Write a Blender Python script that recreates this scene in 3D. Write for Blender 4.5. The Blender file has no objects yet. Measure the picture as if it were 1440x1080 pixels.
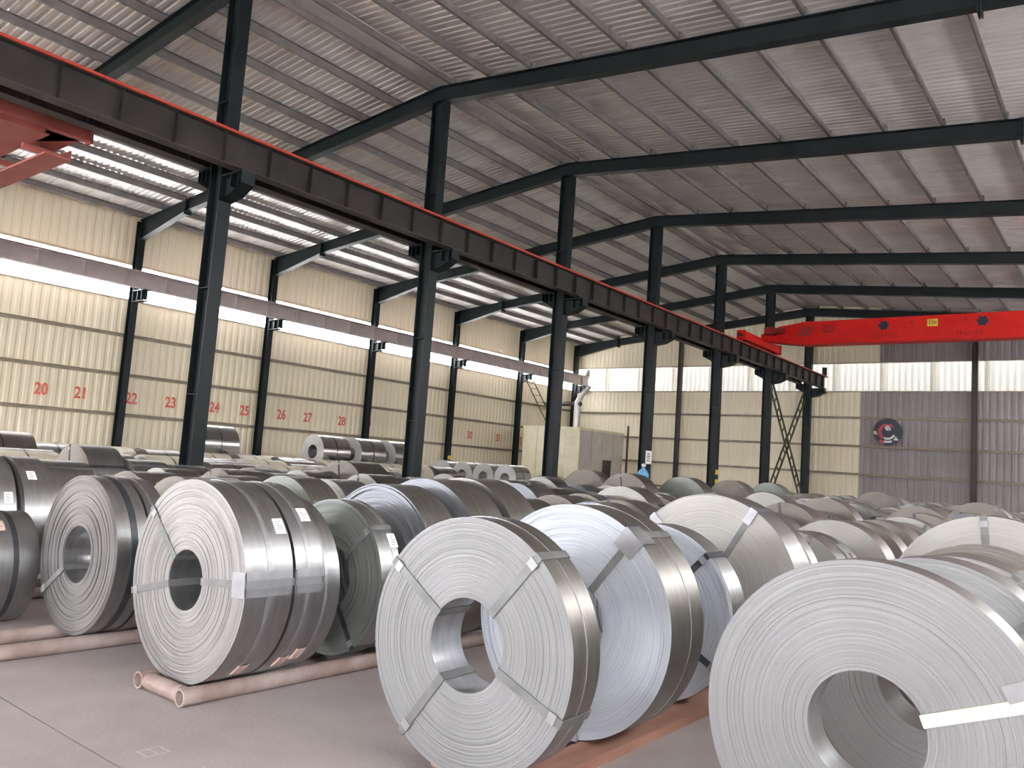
import bpy, math, random
from mathutils import Matrix, Vector

# ------------------------------------------------------------------ camera, world, exposure
sc = bpy.context.scene
COL = sc.collection
PI = math.pi
H = 1.6                                   # eye height

cam_d = bpy.data.cameras.new('camera')
cam_d.sensor_width = 36.0
cam_d.lens = 1133.24 / 1440 * 36.0
cam_d.clip_start = 0.05
cam_d.clip_end = 400
cam = bpy.data.objects.new('camera', cam_d)
COL.objects.link(cam)
YAW, PITCH, ROLL = 0.6677, 0.0984, 0.0703
fwd = Vector((-math.sin(YAW) * math.cos(PITCH), math.cos(YAW) * math.cos(PITCH), math.sin(PITCH)))
r0 = Vector((math.cos(YAW), math.sin(YAW), 0))
u0 = r0.cross(fwd)
right = math.cos(ROLL) * r0 + math.sin(ROLL) * u0
up = -math.sin(ROLL) * r0 + math.cos(ROLL) * u0
m = Matrix((right, up, -fwd)).transposed().to_4x4()
m.translation = (0, 0, H)
cam.matrix_world = m
sc.camera = cam

world = bpy.data.worlds.new('overcast_sky')
sc.world = world
world.use_nodes = True
bg = world.node_tree.nodes['Background']
bg.inputs[0].default_value = (0.93, 0.95, 1.0, 1)
bg.inputs[1].default_value = 26.0

sc.view_settings.view_transform = 'Standard'
sc.view_settings.look = 'None'
sc.view_settings.gamma = 1.0
sc.view_settings.use_curve_mapping = False
sc.view_settings.exposure = 0.1
sc.cycles.max_bounces = 14
sc.cycles.diffuse_bounces = 9
sc.cycles.glossy_bounces = 6

# building dimensions
XC, XW, XR = -14.47, -30.1, 5.0           # middle column line, left wall, right wall
YB, YF = 44.94, -20.0                      # back wall, open front
FR = [8.54 + 6 * k for k in range(7)]     # frame positions along the hall
SILL, HEAD = 6.74, 8.04                   # window strip
RSILL, RHEAD = 5.6, 7.2                  # tall glazing of the right wall, behind the camera's right
FSILL, FHEAD = 6.4, 7.9                   # unseen front glazing, added to light the coil faces
GY0, GY1, GTOP = -11.5, -5.5, 5.0         # unseen gate opening added as light from the right; left front opened for light
RIDGE = 11.30                             # top of rafters at the middle columns
SR, SL = 0.0964, 0.1011                   # roof slopes right and left


def rtop(x):
    return RIDGE - (SR * (x - XC) if x > XC else SL * (XC - x))


def portal(name, loc, rot, sx, sy):
    d = bpy.data.lights.new(name, 'AREA')
    d.shape = 'RECTANGLE'
    d.size, d.size_y = sx, sy
    d.cycles.is_portal = True
    o = bpy.data.objects.new(name, d)
    COL.objects.link(o)
    o.location = loc
    o.rotation_euler = rot


portal('added_gate_portal', (XR + .1, (GY0 + GY1) / 2, GTOP / 2), (0, PI / 2, 0), GTOP, GY1 - GY0)  # portal in the added gate opening
portal('added_front_portal', ((XC + XR) / 2, YF - .1, (FSILL + FHEAD) / 2), (PI / 2, 0, 0), XR - XC, FHEAD - FSILL)  # portal in the added front glazing
portal('front_left_daylight', ((XW + XC) / 2, YF, 2.75), (PI / 2, 0, 0), XC - XW, 5.5)
portal('left_window_daylight', (XW - .1, 12.5, 7.39), (0, -PI / 2, 0), 1.5, 65)
portal('right_window_daylight', (XR + .1, 12.5, (RSILL + RHEAD) / 2), (0, PI / 2, 0), RHEAD - RSILL, 65)
portal('back_window_daylight', (-12.5, YB + .1, 7.48), (-PI / 2, 0, 0), 35, 1.7)


# ------------------------------------------------------------------ materials
def new_mat(name):
    mt = bpy.data.materials.new(name)
    mt.use_nodes = True
    nt = mt.node_tree
    return mt, nt, nt.nodes['Principled BSDF']


def noise_mat(name, c1, c2, rough=.6, metal=0.0, scale=6.0, stretch=(1, 1, 1), bump=0.0, bscale=None, coord='Object', rvar=0.0, detail=4):
    mt, nt, b = new_mat(name)
    tc = nt.nodes.new('ShaderNodeTexCoord')
    mp = nt.nodes.new('ShaderNodeMapping')
    mp.inputs['Scale'].default_value = stretch
    nt.links.new(tc.outputs[coord], mp.inputs[0])
    nz = nt.nodes.new('ShaderNodeTexNoise')
    nz.inputs['Scale'].default_value = scale
    nz.inputs['Detail'].default_value = detail
    nt.links.new(mp.outputs[0], nz.inputs['Vector'])
    cr = nt.nodes.new('ShaderNodeValToRGB')
    cr.color_ramp.elements[0].position = .32
    cr.color_ramp.elements[1].position = .68
    cr.color_ramp.elements[0].color = (*c1, 1)
    cr.color_ramp.elements[1].color = (*c2, 1)
    nt.links.new(nz.outputs['Fac'], cr.inputs[0])
    nt.links.new(cr.outputs[0], b.inputs['Base Color'])
    b.inputs['Roughness'].default_value = rough
    b.inputs['Metallic'].default_value = metal
    if rvar:
        mr = nt.nodes.new('ShaderNodeMapRange')
        mr.inputs[3].default_value = rough - rvar
        mr.inputs[4].default_value = rough + rvar
        nt.links.new(nz.outputs['Fac'], mr.inputs[0])
        nt.links.new(mr.outputs[0], b.inputs['Roughness'])
    if bump:
        bn = nt.nodes.new('ShaderNodeTexNoise')
        bn.inputs['Scale'].default_value = bscale or scale
        bn.inputs['Detail'].default_value = 3
        nt.links.new(mp.outputs[0], bn.inputs['Vector'])
        bp = nt.nodes.new('ShaderNodeBump')
        bp.inputs['Strength'].default_value = bump
        bp.inputs['Distance'].default_value = .02
        nt.links.new(bn.outputs['Fac'], bp.inputs['Height'])
        nt.links.new(bp.outputs[0], b.inputs['Normal'])
    return mt


def dull(name, sp=.2):
    M[name].node_tree.nodes['Principled BSDF'].inputs['Specular IOR Level'].default_value = sp


def plain(name, c, rough=.6, metal=0.0):
    c2 = tuple(min(1, v * 1.12) for v in c)
    return noise_mat(name, tuple(v * .9 for v in c), c2, rough, metal, scale=9)


def face_mat(name, c1, c2, rough=.45, metal=.75):
    """the edge of the wound strip: fine rings about the coil axis (local Y)"""
    mt, nt, b = new_mat(name)
    tc = nt.nodes.new('ShaderNodeTexCoord')
    sx = nt.nodes.new('ShaderNodeSeparateXYZ')
    nt.links.new(tc.outputs['Object'], sx.inputs[0])
    cx = nt.nodes.new('ShaderNodeCombineXYZ')
    nt.links.new(sx.outputs[0], cx.inputs[0])
    nt.links.new(sx.outputs[2], cx.inputs[1])
    ln = nt.nodes.new('ShaderNodeVectorMath')
    ln.operation = 'LENGTH'
    nt.links.new(cx.outputs[0], ln.inputs[0])
    n1 = nt.nodes.new('ShaderNodeTexNoise')
    n1.noise_dimensions = '1D'
    n1.inputs['Scale'].default_value = 75
    n1.inputs['Detail'].default_value = 5
    n1.inputs['Roughness'].default_value = .75
    nt.links.new(ln.outputs['Value'], n1.inputs['W'])
    n2 = nt.nodes.new('ShaderNodeTexNoise')
    n2.inputs['Scale'].default_value = 2.5
    nt.links.new(tc.outputs['Object'], n2.inputs['Vector'])
    mx = nt.nodes.new('ShaderNodeMath')
    mx.operation = 'MULTIPLY_ADD'
    mx.inputs[1].default_value = .45
    nt.links.new(n2.outputs['Fac'], mx.inputs[0])
    mm = nt.nodes.new('ShaderNodeMath')
    mm.operation = 'MULTIPLY'
    mm.inputs[1].default_value = .55
    nt.links.new(n1.outputs['Fac'], mm.inputs[0])
    nt.links.new(mm.outputs[0], mx.inputs[2])
    cr = nt.nodes.new('ShaderNodeValToRGB')
    cr.color_ramp.elements[0].position = .3
    cr.color_ramp.elements[1].position = .66
    cr.color_ramp.elements[0].color = (*c1, 1)
    cr.color_ramp.elements[1].color = (*c2, 1)
    nt.links.new(mx.outputs[0], cr.inputs[0])
    nt.links.new(cr.outputs[0], b.inputs['Base Color'])
    b.inputs['Metallic'].default_value = metal
    b.inputs['Roughness'].default_value = rough
    b.inputs['Anisotropic'].default_value = .65
    tg = nt.nodes.new('ShaderNodeTangent')
    tg.direction_type = 'RADIAL'
    tg.axis = 'Y'
    nt.links.new(tg.outputs[0], b.inputs['Tangent'])
    bp = nt.nodes.new('ShaderNodeBump')
    bp.inputs['Strength'].default_value = .35
    bp.inputs['Distance'].default_value = .006
    nt.links.new(n1.outputs['Fac'], bp.inputs['Height'])
    nt.links.new(bp.outputs[0], b.inputs['Normal'])
    return mt


def glaze_mat(name, c1=(.95, .96, .95), c2=(.92, .92, .90)):
    mt = bpy.data.materials.new(name)
    mt.use_nodes = True
    nt = mt.node_tree
    nt.nodes.clear()
    out = nt.nodes.new('ShaderNodeOutputMaterial')
    tr = nt.nodes.new('ShaderNodeBsdfTransparent')
    tr.inputs[0].default_value = (*c1, 1)
    tl = nt.nodes.new('ShaderNodeBsdfTranslucent')
    tl.inputs[0].default_value = (*c2, 1)
    tc = nt.nodes.new('ShaderNodeTexCoord')
    nz = nt.nodes.new('ShaderNodeTexNoise')
    nz.inputs['Scale'].default_value = 1.2
    nt.links.new(tc.outputs['Object'], nz.inputs['Vector'])
    mr = nt.nodes.new('ShaderNodeMapRange')
    mr.inputs[3].default_value = .7
    mr.inputs[4].default_value = .9
    nt.links.new(nz.outputs['Fac'], mr.inputs[0])
    mx = nt.nodes.new('ShaderNodeMixShader')
    nt.links.new(mr.outputs[0], mx.inputs[0])
    nt.links.new(tr.outputs[0], mx.inputs[1])
    nt.links.new(tl.outputs[0], mx.inputs[2])
    nt.links.new(mx.outputs[0], out.inputs[0])
    return mt


M = {}
M['concrete'] = noise_mat('concrete', (.30, .262, .262), (.385, .343, .34), .7, 0, 1.3, bump=.12, bscale=30, detail=8)
M['chalk'] = noise_mat('chalk', (.36, .32, .32), (.50, .46, .455), .9, 0, 40)
M['joint'] = plain('joint_dirt', (.16, .14, .14), .9)
M['ground'] = plain('outside_ground', (.42, .41, .39), .9)
M['cream'] = noise_mat('cream_sheet', (.77, .69, .515), (.84, .76, .585), .5, 0, 1.4, (1, 1, .35))
M['cream_upper'] = M['cream']
M['greysheet'] = noise_mat('grey_sheet', (.23, .205, .21), (.285, .26, .262), .55, 0, 1.4, (1, 1, .35))
M['roof'] = noise_mat('roof_sheet', (.60, .56, .545), (.74, .70, .68), .33, .32, 1.1, (.4, 1.5, 1), bump=.10, bscale=3.0, rvar=.1)
M['purlin'] = noise_mat('purlin_steel', (.17, .155, .15), (.23, .21, .205), .55, .35, 3)
M['girt'] = noise_mat('girt_steel', (.30, .25, .19), (.38, .33, .25), .6, .2, 3)
M['frame'] = noise_mat('dark_green_paint', (.0055, .009, .0105), (.010, .0155, .0175), .46, 0, 2.5, (1, 1, .5), rvar=.08)
M['girder'] = noise_mat('grey_brown_paint', (.024, .020, .0195), (.038, .032, .0315), .5, 0, 2)
M['flange'] = noise_mat('flange_paint', (.055, .046, .045), (.08, .068, .067), .5, 0, 2)
M['mauve'] = noise_mat('mauve_grey_paint', (.56, .49, .495), (.64, .57, .575), .55, 0, 2)
M['redrail'] = plain('red_rail', (.42, .05, .03), .5)
M['red'] = noise_mat('crane_red', (.56, .009, .007), (.63, .014, .010), .5, 0, 2)
M['darkred'] = plain('crane_dark_red', (.25, .02, .02), .5)
M['black'] = plain('black_rubber', (.012, .012, .013), .5)
M['yellow'] = plain('yellow_paint', (.75, .52, .04), .5)
M['navy'] = plain('navy_paint', (.006, .008, .03), .4)
M['white'] = plain('white_paper', (.78, .77, .74), .6)
M['pink'] = plain('pink_paper', (.72, .50, .46), .6)
M['ink'] = plain('ink', (.07, .06, .06), .7)
M['numred'] = noise_mat('number_red', (.62, .07, .05), (.72, .22, .16), .6, 0, 9)
M['pipe'] = noise_mat('rusty_red_pipe', (.23, .155, .138), (.37, .30, .28), .6, .1, 5, bump=.2, bscale=30)
M['timber'] = noise_mat('red_brown_timber', (.22, .10, .07), (.36, .19, .14), .8, 0, 6, (1, .2, 1))
M['strap'] = noise_mat('strap_steel', (.13, .13, .133), (.20, .20, .203), .45, .4, 8)
M['sealsteel'] = noise_mat('seal_steel', (.26, .26, .265), (.36, .36, .365), .4, .5, 8)
M['strapdark'] = noise_mat('strap_dark', (.045, .05, .06), (.075, .08, .09), .4, .6, 8)
M['strapyellow'] = noise_mat('strap_straw', (.66, .58, .44), (.76, .68, .54), .5, .1, 8)
M['plate'] = noise_mat('bright_plate', (.29, .29, .31), (.38, .38, .40), .42, .8, 8)
M['rim'] = noise_mat('rim_zinc', (.30, .30, .305), (.37, .37, .37), .36, .95, 4, (1.2, 6, 1.2), rvar=.03)
M['rimwarm'] = noise_mat('rim_warm', (.23, .216, .20), (.30, .282, .264), .38, .92, 4, (1.2, 6, 1.2), rvar=.03)
M['bore'] = noise_mat('bore_zinc', (.48, .48, .49), (.60, .60, .61), .28, .95, 4, (1.2, 8, 1.2))
M['f_light'] = face_mat('edge_light', (.20, .20, .205), (.255, .255, .262), .42, .6)
M['f_blue'] = face_mat('edge_blue', (.35, .37, .412), (.465, .487, .535), .46, .5)
M['f_grey'] = face_mat('edge_grey', (.20, .19, .189), (.33, .318, .315), .40, .88)
M['f_warm'] = face_mat('edge_warm', (.16, .145, .13), (.25, .228, .205), .5, .55)
M['f_green'] = face_mat('edge_green', (.16, .17, .16), (.25, .265, .248), .42, .65)
M['f_dim'] = face_mat('edge_dim', (.12, .113, .112), (.22, .21, .208), .38, .88)
M['f_slate'] = face_mat('edge_slate', (.17, .178, .20), (.29, .30, .33), .4, .75)
M['f_pale'] = face_mat('edge_pale', (.30, .29, .275), (.41, .40, .382), .5, .5)
M['f_bright'] = face_mat('edge_bright', (.50, .50, .50), (.62, .62, .62), .42, .5)
M['rim_bright'] = noise_mat('rim_bright', (.50, .50, .50), (.60, .60, .60), .24, .95, 4, (1.2, 6, 1.2), rvar=.02)
M['wrap'] = noise_mat('cream_paper_wrap', (.58, .53, .42), (.70, .65, .53), .45, 0, 3, bump=.2, bscale=7)
M['crane_faded'] = noise_mat('crane_faded_red', (.36, .085, .07), (.44, .13, .11), .55, 0, 2)
M['glaze'] = glaze_mat('translucent_sheet')
M['glaze_dimmed'] = glaze_mat('dimmed_translucent_sheet', (.66, .64, .60), (.60, .58, .54))  # darker tint puts the back window's weaker daylight into the sheet colour
M['booth'] = noise_mat('booth_cream', (.62, .57, .40), (.72, .67, .50), .55, 0, 2)
M['boothgrey'] = noise_mat('booth_grey', (.42, .38, .33), (.50, .46, .41), .6, 0, 2)
M['galv'] = noise_mat('galvanised', (.50, .50, .48), (.62, .62, .60), .4, .6, 5)
M['post'] = plain('brown_post', (.05, .036, .034), .5)
M['lattice'] = plain('lattice_green_brown', (.075, .07, .04), .5)
M['bluebag'] = noise_mat('light_blue_plastic', (.10, .36, .62), (.20, .50, .75), .35, 0, 8)
M['render'] = plain('outside_wall_render', (.105, .10, .088), .8)
M['outglass'] = plain('outside_window_glass', (.05, .054, .057), .4)
M['emb_red'] = plain('emblem_red', (.45, .05, .07), .5)
M['emb_grey'] = plain('emblem_silver', (.62, .62, .64), .4)
M['emb_gold'] = plain('emblem_gold', (.62, .52, .28), .5)


for nm in ('girder', 'flange', 'red', 'mauve', 'darkred', 'redrail'):
    dull(nm)
dull('frame', .28)


# ------------------------------------------------------------------ mesh helpers
class MB:
    def __init__(self):
        self.v, self.f, self.mi, self.sm = [], [], [], []

    def quadgrid(self, rows, closed=False, mi=0, smooth=False, flip=False):
        base = len(self.v)
        n = len(rows[0])
        for r in rows:
            self.v.extend(r)
        for i in range(len(rows) - 1):
            for j in range(n if closed else n - 1):
                k = (j + 1) % n
                q = (base + i * n + j, base + i * n + k, base + (i + 1) * n + k, base + (i + 1) * n + j)
                self.f.append(q[::-1] if flip else q)
                self.mi.append(mi)
                self.sm.append(smooth)

    def poly(self, pts, mi=0):
        b = len(self.v)
        self.v.extend(pts)
        self.f.append(tuple(range(b, b + len(pts))))
        self.mi.append(mi)
        self.sm.append(False)

    def box(self, x0, x1, y0, y1, z0, z1, mi=0):
        p = [(x0, y0, z0), (x1, y0, z0), (x1, y1, z0), (x0, y1, z0), (x0, y0, z1), (x1, y0, z1), (x1, y1, z1), (x0, y1, z1)]
        b = len(self.v)
        self.v.extend(p)
        for q in ((3, 2, 1, 0), (4, 5, 6, 7), (0, 1, 5, 4), (1, 2, 6, 5), (2, 3, 7, 6), (3, 0, 4, 7)):
            self.f.append(tuple(b + i for i in q))
            self.mi.append(mi)
            self.sm.append(False)

    def hexa(self, p, mi=0):
        """eight corners: bottom loop then top loop"""
        b = len(self.v)
        self.v.extend(p)
        for q in ((3, 2, 1, 0), (4, 5, 6, 7), (0, 1, 5, 4), (1, 2, 6, 5), (2, 3, 7, 6), (3, 0, 4, 7)):
            self.f.append(tuple(b + i for i in q))
            self.mi.append(mi)
            self.sm.append(False)

    def bar(self, a, b, w, h, upv=(0, 0, 1), mi=0):
        a, b = Vector(a), Vector(b)
        d = (b - a).normalized()
        s = d.cross(Vector(upv))
        if s.length < 1e-4:
            s = d.cross(Vector((1, 0, 0)))
        s.normalize()
        u = s.cross(d)
        s *= w / 2
        u *= h / 2
        self.hexa([tuple(a - s - u), tuple(a + s - u), tuple(b + s - u), tuple(b - s - u),
                   tuple(a - s + u), tuple(a + s + u), tuple(b + s + u), tuple(b - s + u)], mi)

    def tube(self, a, b, r, n=12, ri=None, mi=0):
        a, b = Vector(a), Vector(b)
        d = (b - a).normalized()
        s = d.cross(Vector((0, 0, 1)))
        if s.length < 1e-3:
            s = Vector((1, 0, 0))
        s.normalize()
        u = s.cross(d)

        def ring(c, rr):
            return [tuple(c + s * rr * math.cos(2 * PI * k / n) + u * rr * math.sin(2 * PI * k / n)) for k in range(n)]
        self.quadgrid([ring(a, r), ring(b, r)], True, mi, True, True)
        if ri:
            self.quadgrid([ring(a, ri), ring(b, ri)], True, mi, True)
            self.quadgrid([ring(a, ri), ring(a, r)], True, mi, False, True)
            self.quadgrid([ring(b, r), ring(b, ri)], True, mi, False, True)
        else:
            self.poly(ring(a, r), mi)
            self.poly(ring(b, r)[::-1], mi)

    def lathe(self, prof, n=16, axis='Z', mi=0, smooth=True):
        rows = []
        for r, h in prof:
            row = []
            for k in range(n):
                a = 2 * PI * k / n
                row.append((r * math.cos(a), r * math.sin(a), h) if axis == 'Z' else (r * math.cos(a), h, r * math.sin(a)))
            rows.append(row)
        self.quadgrid(rows, True, mi, smooth)

    def mesh(self, name, mats):
        me = bpy.data.meshes.new(name)
        me.from_pydata(self.v, [], self.f)
        for mt in (mats if isinstance(mats, (list, tuple)) else [mats]):
            me.materials.append(M[mt] if isinstance(mt, str) else mt)
        me.polygons.foreach_set('material_index', self.mi)
        me.polygons.foreach_set('use_smooth', self.sm)
        me.update()
        return me

    def obj(self, name, mats, parent=None, loc=None):
        return link(name, self.mesh(name, mats), parent, loc)


def link(name, data, parent=None, loc=None, rot=None):
    o = bpy.data.objects.new(name, data)
    COL.objects.link(o)
    if parent:
        o.parent = parent
    if loc is not None:
        o.location = loc
    if rot is not None:
        o.rotation_euler = rot
    return o


def thing(name, label, cat, loc=(0, 0, 0), rot=None, group=None):
    o = link(name, None, None, loc, rot)
    o.empty_display_size = .2
    o['label'] = label
    o['category'] = cat
    if group:
        o['group'] = group
    return o


def tag(o, label, cat, group=None):
    o['label'] = label
    o['category'] = cat
    if group:
        o['group'] = group
    return o


def structure(o):
    o['kind'] = 'structure'
    return o


def text_mesh(name, body, size, mat, depth=.006, bold=0.0):
    cu = bpy.data.curves.new(name, 'FONT')
    cu.body = body
    cu.size = size
    cu.align_x = 'CENTER'
    cu.align_y = 'CENTER'
    cu.extrude = depth
    cu.offset = bold
    cu.resolution_u = 3
    t = bpy.data.objects.new(name, cu)
    COL.objects.link(t)
    dg = bpy.context.evaluated_depsgraph_get()
    me = bpy.data.meshes.new_from_object(t.evaluated_get(dg))
    bpy.data.objects.remove(t)
    bpy.data.curves.remove(cu)
    me.name = name
    me.materials.clear()
    me.materials.append(M[mat])
    return me


# ------------------------------------------------------------------ the setting
# floor: bed plus cast slabs with open joints along the hall's width
mb = MB()
mb.box(-34, 14, YF - .5, 49, -.30, -.03)
floor = structure(mb.obj('floor', 'joint'))
ys = [YF - .5, -15.88, -9.88, -3.88, 2.12, 8.12, 14.12, 20.12, 26.12, 32.12, 38.12, 49]
for i in range(len(ys) - 1):
    for xa, xb in ((-34, -22.3), (-22.3, XC), (XC, -7.6), (-7.6, -1.7), (-1.7, 14)):
        mb = MB()
        g = .006
        mb.box(xa + .0015, xb - .0015, ys[i] + g, ys[i + 1] - g, -.03, 0)
        mb.obj('floor_slab', 'concrete', floor)

# faint chalk strokes on the slab in the left foreground
for strokes in ([(-4.02, 2.28, .10, .012, 0), (-4.02, 2.34, .10, .012, 0), (-4.02, 2.40, .10, .012, 0), (-4.07, 2.34, .012, .13, 0), (-3.97, 2.34, .012, .13, 0)],
                [(-3.63, 2.33, .10, .014, .5), (-3.66, 2.38, .014, .09, .3), (-3.60, 2.37, .014, .10, -.4)]):
    mb = MB()
    for cx, cy, sx_, sy_, a in strokes:
        p = [(cx + dx * math.cos(a) - dy * math.sin(a), cy + dx * math.sin(a) + dy * math.cos(a)) for dx, dy in ((-sx_ / 2, -sy_ / 2), (sx_ / 2, -sy_ / 2), (sx_ / 2, sy_ / 2), (-sx_ / 2, sy_ / 2))]
        mb.hexa([(x, y, .0002) for x, y in p] + [(x, y, .001) for x, y in p])
    mb.obj('chalk_mark', 'chalk', floor)

mb = MB()
mb.box(-120, 120, -90, 160, -.5, -.31)
gr = structure(mb.obj('ground', 'ground'))


def rib_profile(width, pitch, depth, lap=0):
    pts = []
    n = max(1, round(width / pitch))
    p = width / n
    for i in range(n + lap):
        pts += [(i * p, 0), (i * p + .45 * p, 0), (i * p + .58 * p, depth), (i * p + .87 * p, depth)]
    pts.append(((n + lap) * p, 0))
    return pts


def sheet_mesh(name, width, z0, z1, pitch, depth, mat, z1b=None):
    """upright ribbed sheet, local x across, y into the wall, z up; z1b = height at the far edge"""
    mb = MB()
    pr = rib_profile(width, pitch, depth, 1)
    zb = z1 if z1b is None else z1b
    mb.quadgrid([[(x, d, z0) for x, d in pr], [(x, d, z1 + (zb - z1) * x / width) for x, d in pr]], mi=0)
    return mb.mesh(name, mat)


# left wall
mb = MB()
mb.box(XW - .25, XW - .06, YF, YB, 0, .35)
mb.box(XW - .02, XW + .05, YF, YB, SILL - .05, SILL)
mb.box(XW - .02, XW + .05, YF, YB, HEAD, HEAD + .04)
wall_left = structure(mb.obj('wall_left', 'girt'))
SW = 1.2
low = sheet_mesh('wall_sheet', SW, 0.0, SILL, .3, .022, 'cream')
upp = sheet_mesh('wall_sheet', SW, HEAD, 10.05, .3, .022, 'cream')
rl = (0, 0, -PI / 2)                    # local x -> -Y ; local y -> +X... ribs stand outwards
n = int((YB - YF) / SW) + 1
for i in range(n):
    y0 = YB - i * SW
    dz = .004 * (i % 2)
    link('wall_sheet', low, wall_left, (XW - .03 - dz, y0 - SW, 0), (0, 0, PI / 2))
    link('wall_sheet', upp, wall_left, (XW - .03 - dz, y0 - SW, 0), (0, 0, PI / 2))
for z in (.9, 2.40, 3.89, 5.36):
    mb = MB()
    mb.box(XW, XW + .14, YF, YB, z + .045, z + .06)
    mb.box(XW, XW + .14, YF, YB, z - .06, z - .045)
    mb.box(XW, XW + .012, YF, YB, z - .045, z + .045)
    mb.obj('girt', 'girt', wall_left)

# the painted bay numbers
numbers = [('20', 11.86), ('21', 13.2), ('22', 15.05), ('23', 16.62), ('24', 18.54), ('25', 19.95), ('26', 21.83), ('27', 23.27),
           ('28', 25.27), ('29', 26.9), ('30', 34.61), ('31', 37.19), ('32', 39.3)]
for s, y in numbers:
    me = text_mesh('painted_number', s, .58, 'numred', .004, .012)
    o = link('painted_number', me, wall_left, (XW + .015, y, 3.03), (PI / 2, 0, PI / 2))
    o.scale = (.8, 1, 1)
    o['label'] = 'red stencilled bay number ' + s

# left window strip: translucent corrugated sheets
mb = MB()
mb.box(XW - .09, XW - .06, YF, YB, HEAD - .03, HEAD + .03)
win1 = structure(mb.obj('window_1', 'girt'))
pw = sheet_mesh('window_pane', 2.4, SILL - .05, HEAD + .05, .3, .035, 'glaze')
for i in range(int((YB - YF) / 2.4) + 1):
    link('window_pane', pw, win1, (XW - .05 - .004 * (i % 2), YB - (i + 1) * 2.4, 0), (0, 0, PI / 2))

# right wall (behind the camera's right)
mb = MB()
mb.box(XR + .06, XR + .25, GY1, YB, 0, .35)  # wall base split around the added gate opening
mb.box(XR + .06, XR + .25, YF, GY0, 0, .35)
wall_right = structure(mb.obj('wall_right', 'girt'))
win3 = structure(MB().obj('window_3', 'girt'))
for i in range(11):
    y = YB - i * 6.0
    segs = [(y - 6.0, y)] if y < GY0 or y - 6 > GY1 else [(max(y - 6, GY1), y), (y - 6, min(y, GY0))]
    for a, b in segs:
        if b - a > .1:
            link('wall_sheet', sheet_mesh('wall_sheet', b - a, 0, RSILL, .3, .022, 'cream'), wall_right, (XR + .03, b, 0), (0, 0, -PI / 2))
    link('wall_sheet', sheet_mesh('wall_sheet', 6.0, RHEAD, 9.75, .3, .022, 'cream'), wall_right, (XR + .03, y, 0), (0, 0, -PI / 2))
    link('window_pane', sheet_mesh('window_pane', 6.0, RSILL - .05, RHEAD + .05, .3, .035, 'glaze'), win3, (XR + .05, y, 0), (0, 0, -PI / 2))

# unseen front wall, added to cut down the daylight from the front
wall_front_added = structure(MB().obj('wall_front_added', 'girt'))
for xa_, xb_ in ((XW, -22.3), (-22.3, XC)):
    link('wall_sheet', sheet_mesh('wall_sheet', xb_ - xa_, 5.5, rtop(xa_) + .2, .3, .022, 'cream', rtop(xb_ - .01) + .2), wall_front_added, (xa_, YF, 0))
win4_added = structure(MB().obj('window_4_added', 'girt'))  # unseen glazing added to light the coil faces from the front
for xa_, xb_, zb_ in ((XC, -4.5, 0), (-4.5, XR, 0)):
    link('wall_sheet', sheet_mesh('wall_sheet', xb_ - xa_, zb_, FSILL, .3, .022, 'cream'), wall_front_added, (xa_, YF, 0))
    link('wall_sheet', sheet_mesh('wall_sheet', xb_ - xa_, FHEAD, rtop(xa_ + .01) + .2, .3, .022, 'cream', rtop(xb_) + .2), wall_front_added, (xa_, YF, 0))
    link('window_pane', sheet_mesh('window_pane', xb_ - xa_, FSILL - .05, FHEAD + .05, .3, .035, 'glaze'), win4_added, (xa_, YF - .03, 0))

# back wall: cream sheets to the left, grey sheets to the right
BS, BH = 6.74, 8.22
mb = MB()
mb.box(XW, XR, YB + .06, YB + .25, 0, .35)
mb.box(XW, XR, YB - .05, YB + .03, BS - .06, BS)
wall_back = structure(mb.obj('wall_back', 'girt'))
mb = MB()
mb.box(XW, XR, YB - .04, YB + .03, BH, BH + .05)
win2 = structure(mb.obj('window_2', 'girt'))
pb = sheet_mesh('window_pane', 2.4, BS - .03, BH + .03, .3, .035, 'glaze_dimmed')
lowc = sheet_mesh('wall_sheet', SW, 0, BS, .3, .022, 'cream')
lowg = sheet_mesh('wall_sheet', SW, 0, BS, .3, .024, 'greysheet')
nb = int((XR - XW) / SW) + 1
for i in range(nb):
    x = XW + i * SW
    grey = x > -12.9
    link('wall_sheet', lowg if grey else lowc, wall_back, (x, YB + .004 * (i % 2), 0))
    me = sheet_mesh('wall_sheet', SW, BH, rtop(x) + .2, .3, .024, 'greysheet' if x > -12.0 else 'cream', rtop(x + SW) + .2)
    link('wall_sheet', me, wall_back, (x, YB + .004 * (i % 2), 0))
for i in range(int((XR - XW) / 2.4) + 1):
    link('window_pane', pb, win2, (XW + i * 2.4, YB + .03 + .004 * (i % 2), 0))
for z in (.9, 2.33, 3.80, 5.30):
    mb = MB()
    mb.box(XW, XR, YB - .14, YB, z + .04, z + .055)
    mb.box(XW, XR, YB - .14, YB, z - .055, z - .04)
    mb.box(XW, XR, YB - .012, YB, z - .04, z + .04)
    mb.obj('girt', 'girt', wall_back)

# ceiling: ridge flashing, ribbed roof sheets, purlins
mb = MB()
zr = RIDGE + .19
mb.hexa([(XC - .4, YF, zr - .05), (XC + .4, YF, zr - .05), (XC + .4, YB, zr - .05), (XC - .4, YB, zr - .05),
         (XC - .4, YF, zr - .03), (XC + .4, YF, zr - .03), (XC + .4, YB, zr - .03), (XC - .4, YB, zr - .03)])
ceiling = structure(mb.obj('ceiling', 'roof'))
RW = 3.0


def roof_sheet(xa, xb, mi_name):
    mb = MB()
    pr = rib_profile(RW, .2, .024, 1)
    nx = 2
    rows = []
    for k in range(nx + 1):
        x = xa + (xb - xa) * k / nx
        rows.append([(x, y, rtop(x) + .205 + d) for y, d in pr])
    mb.quadgrid(rows)
    return mb.mesh('roof_sheet', mi_name)


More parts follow.
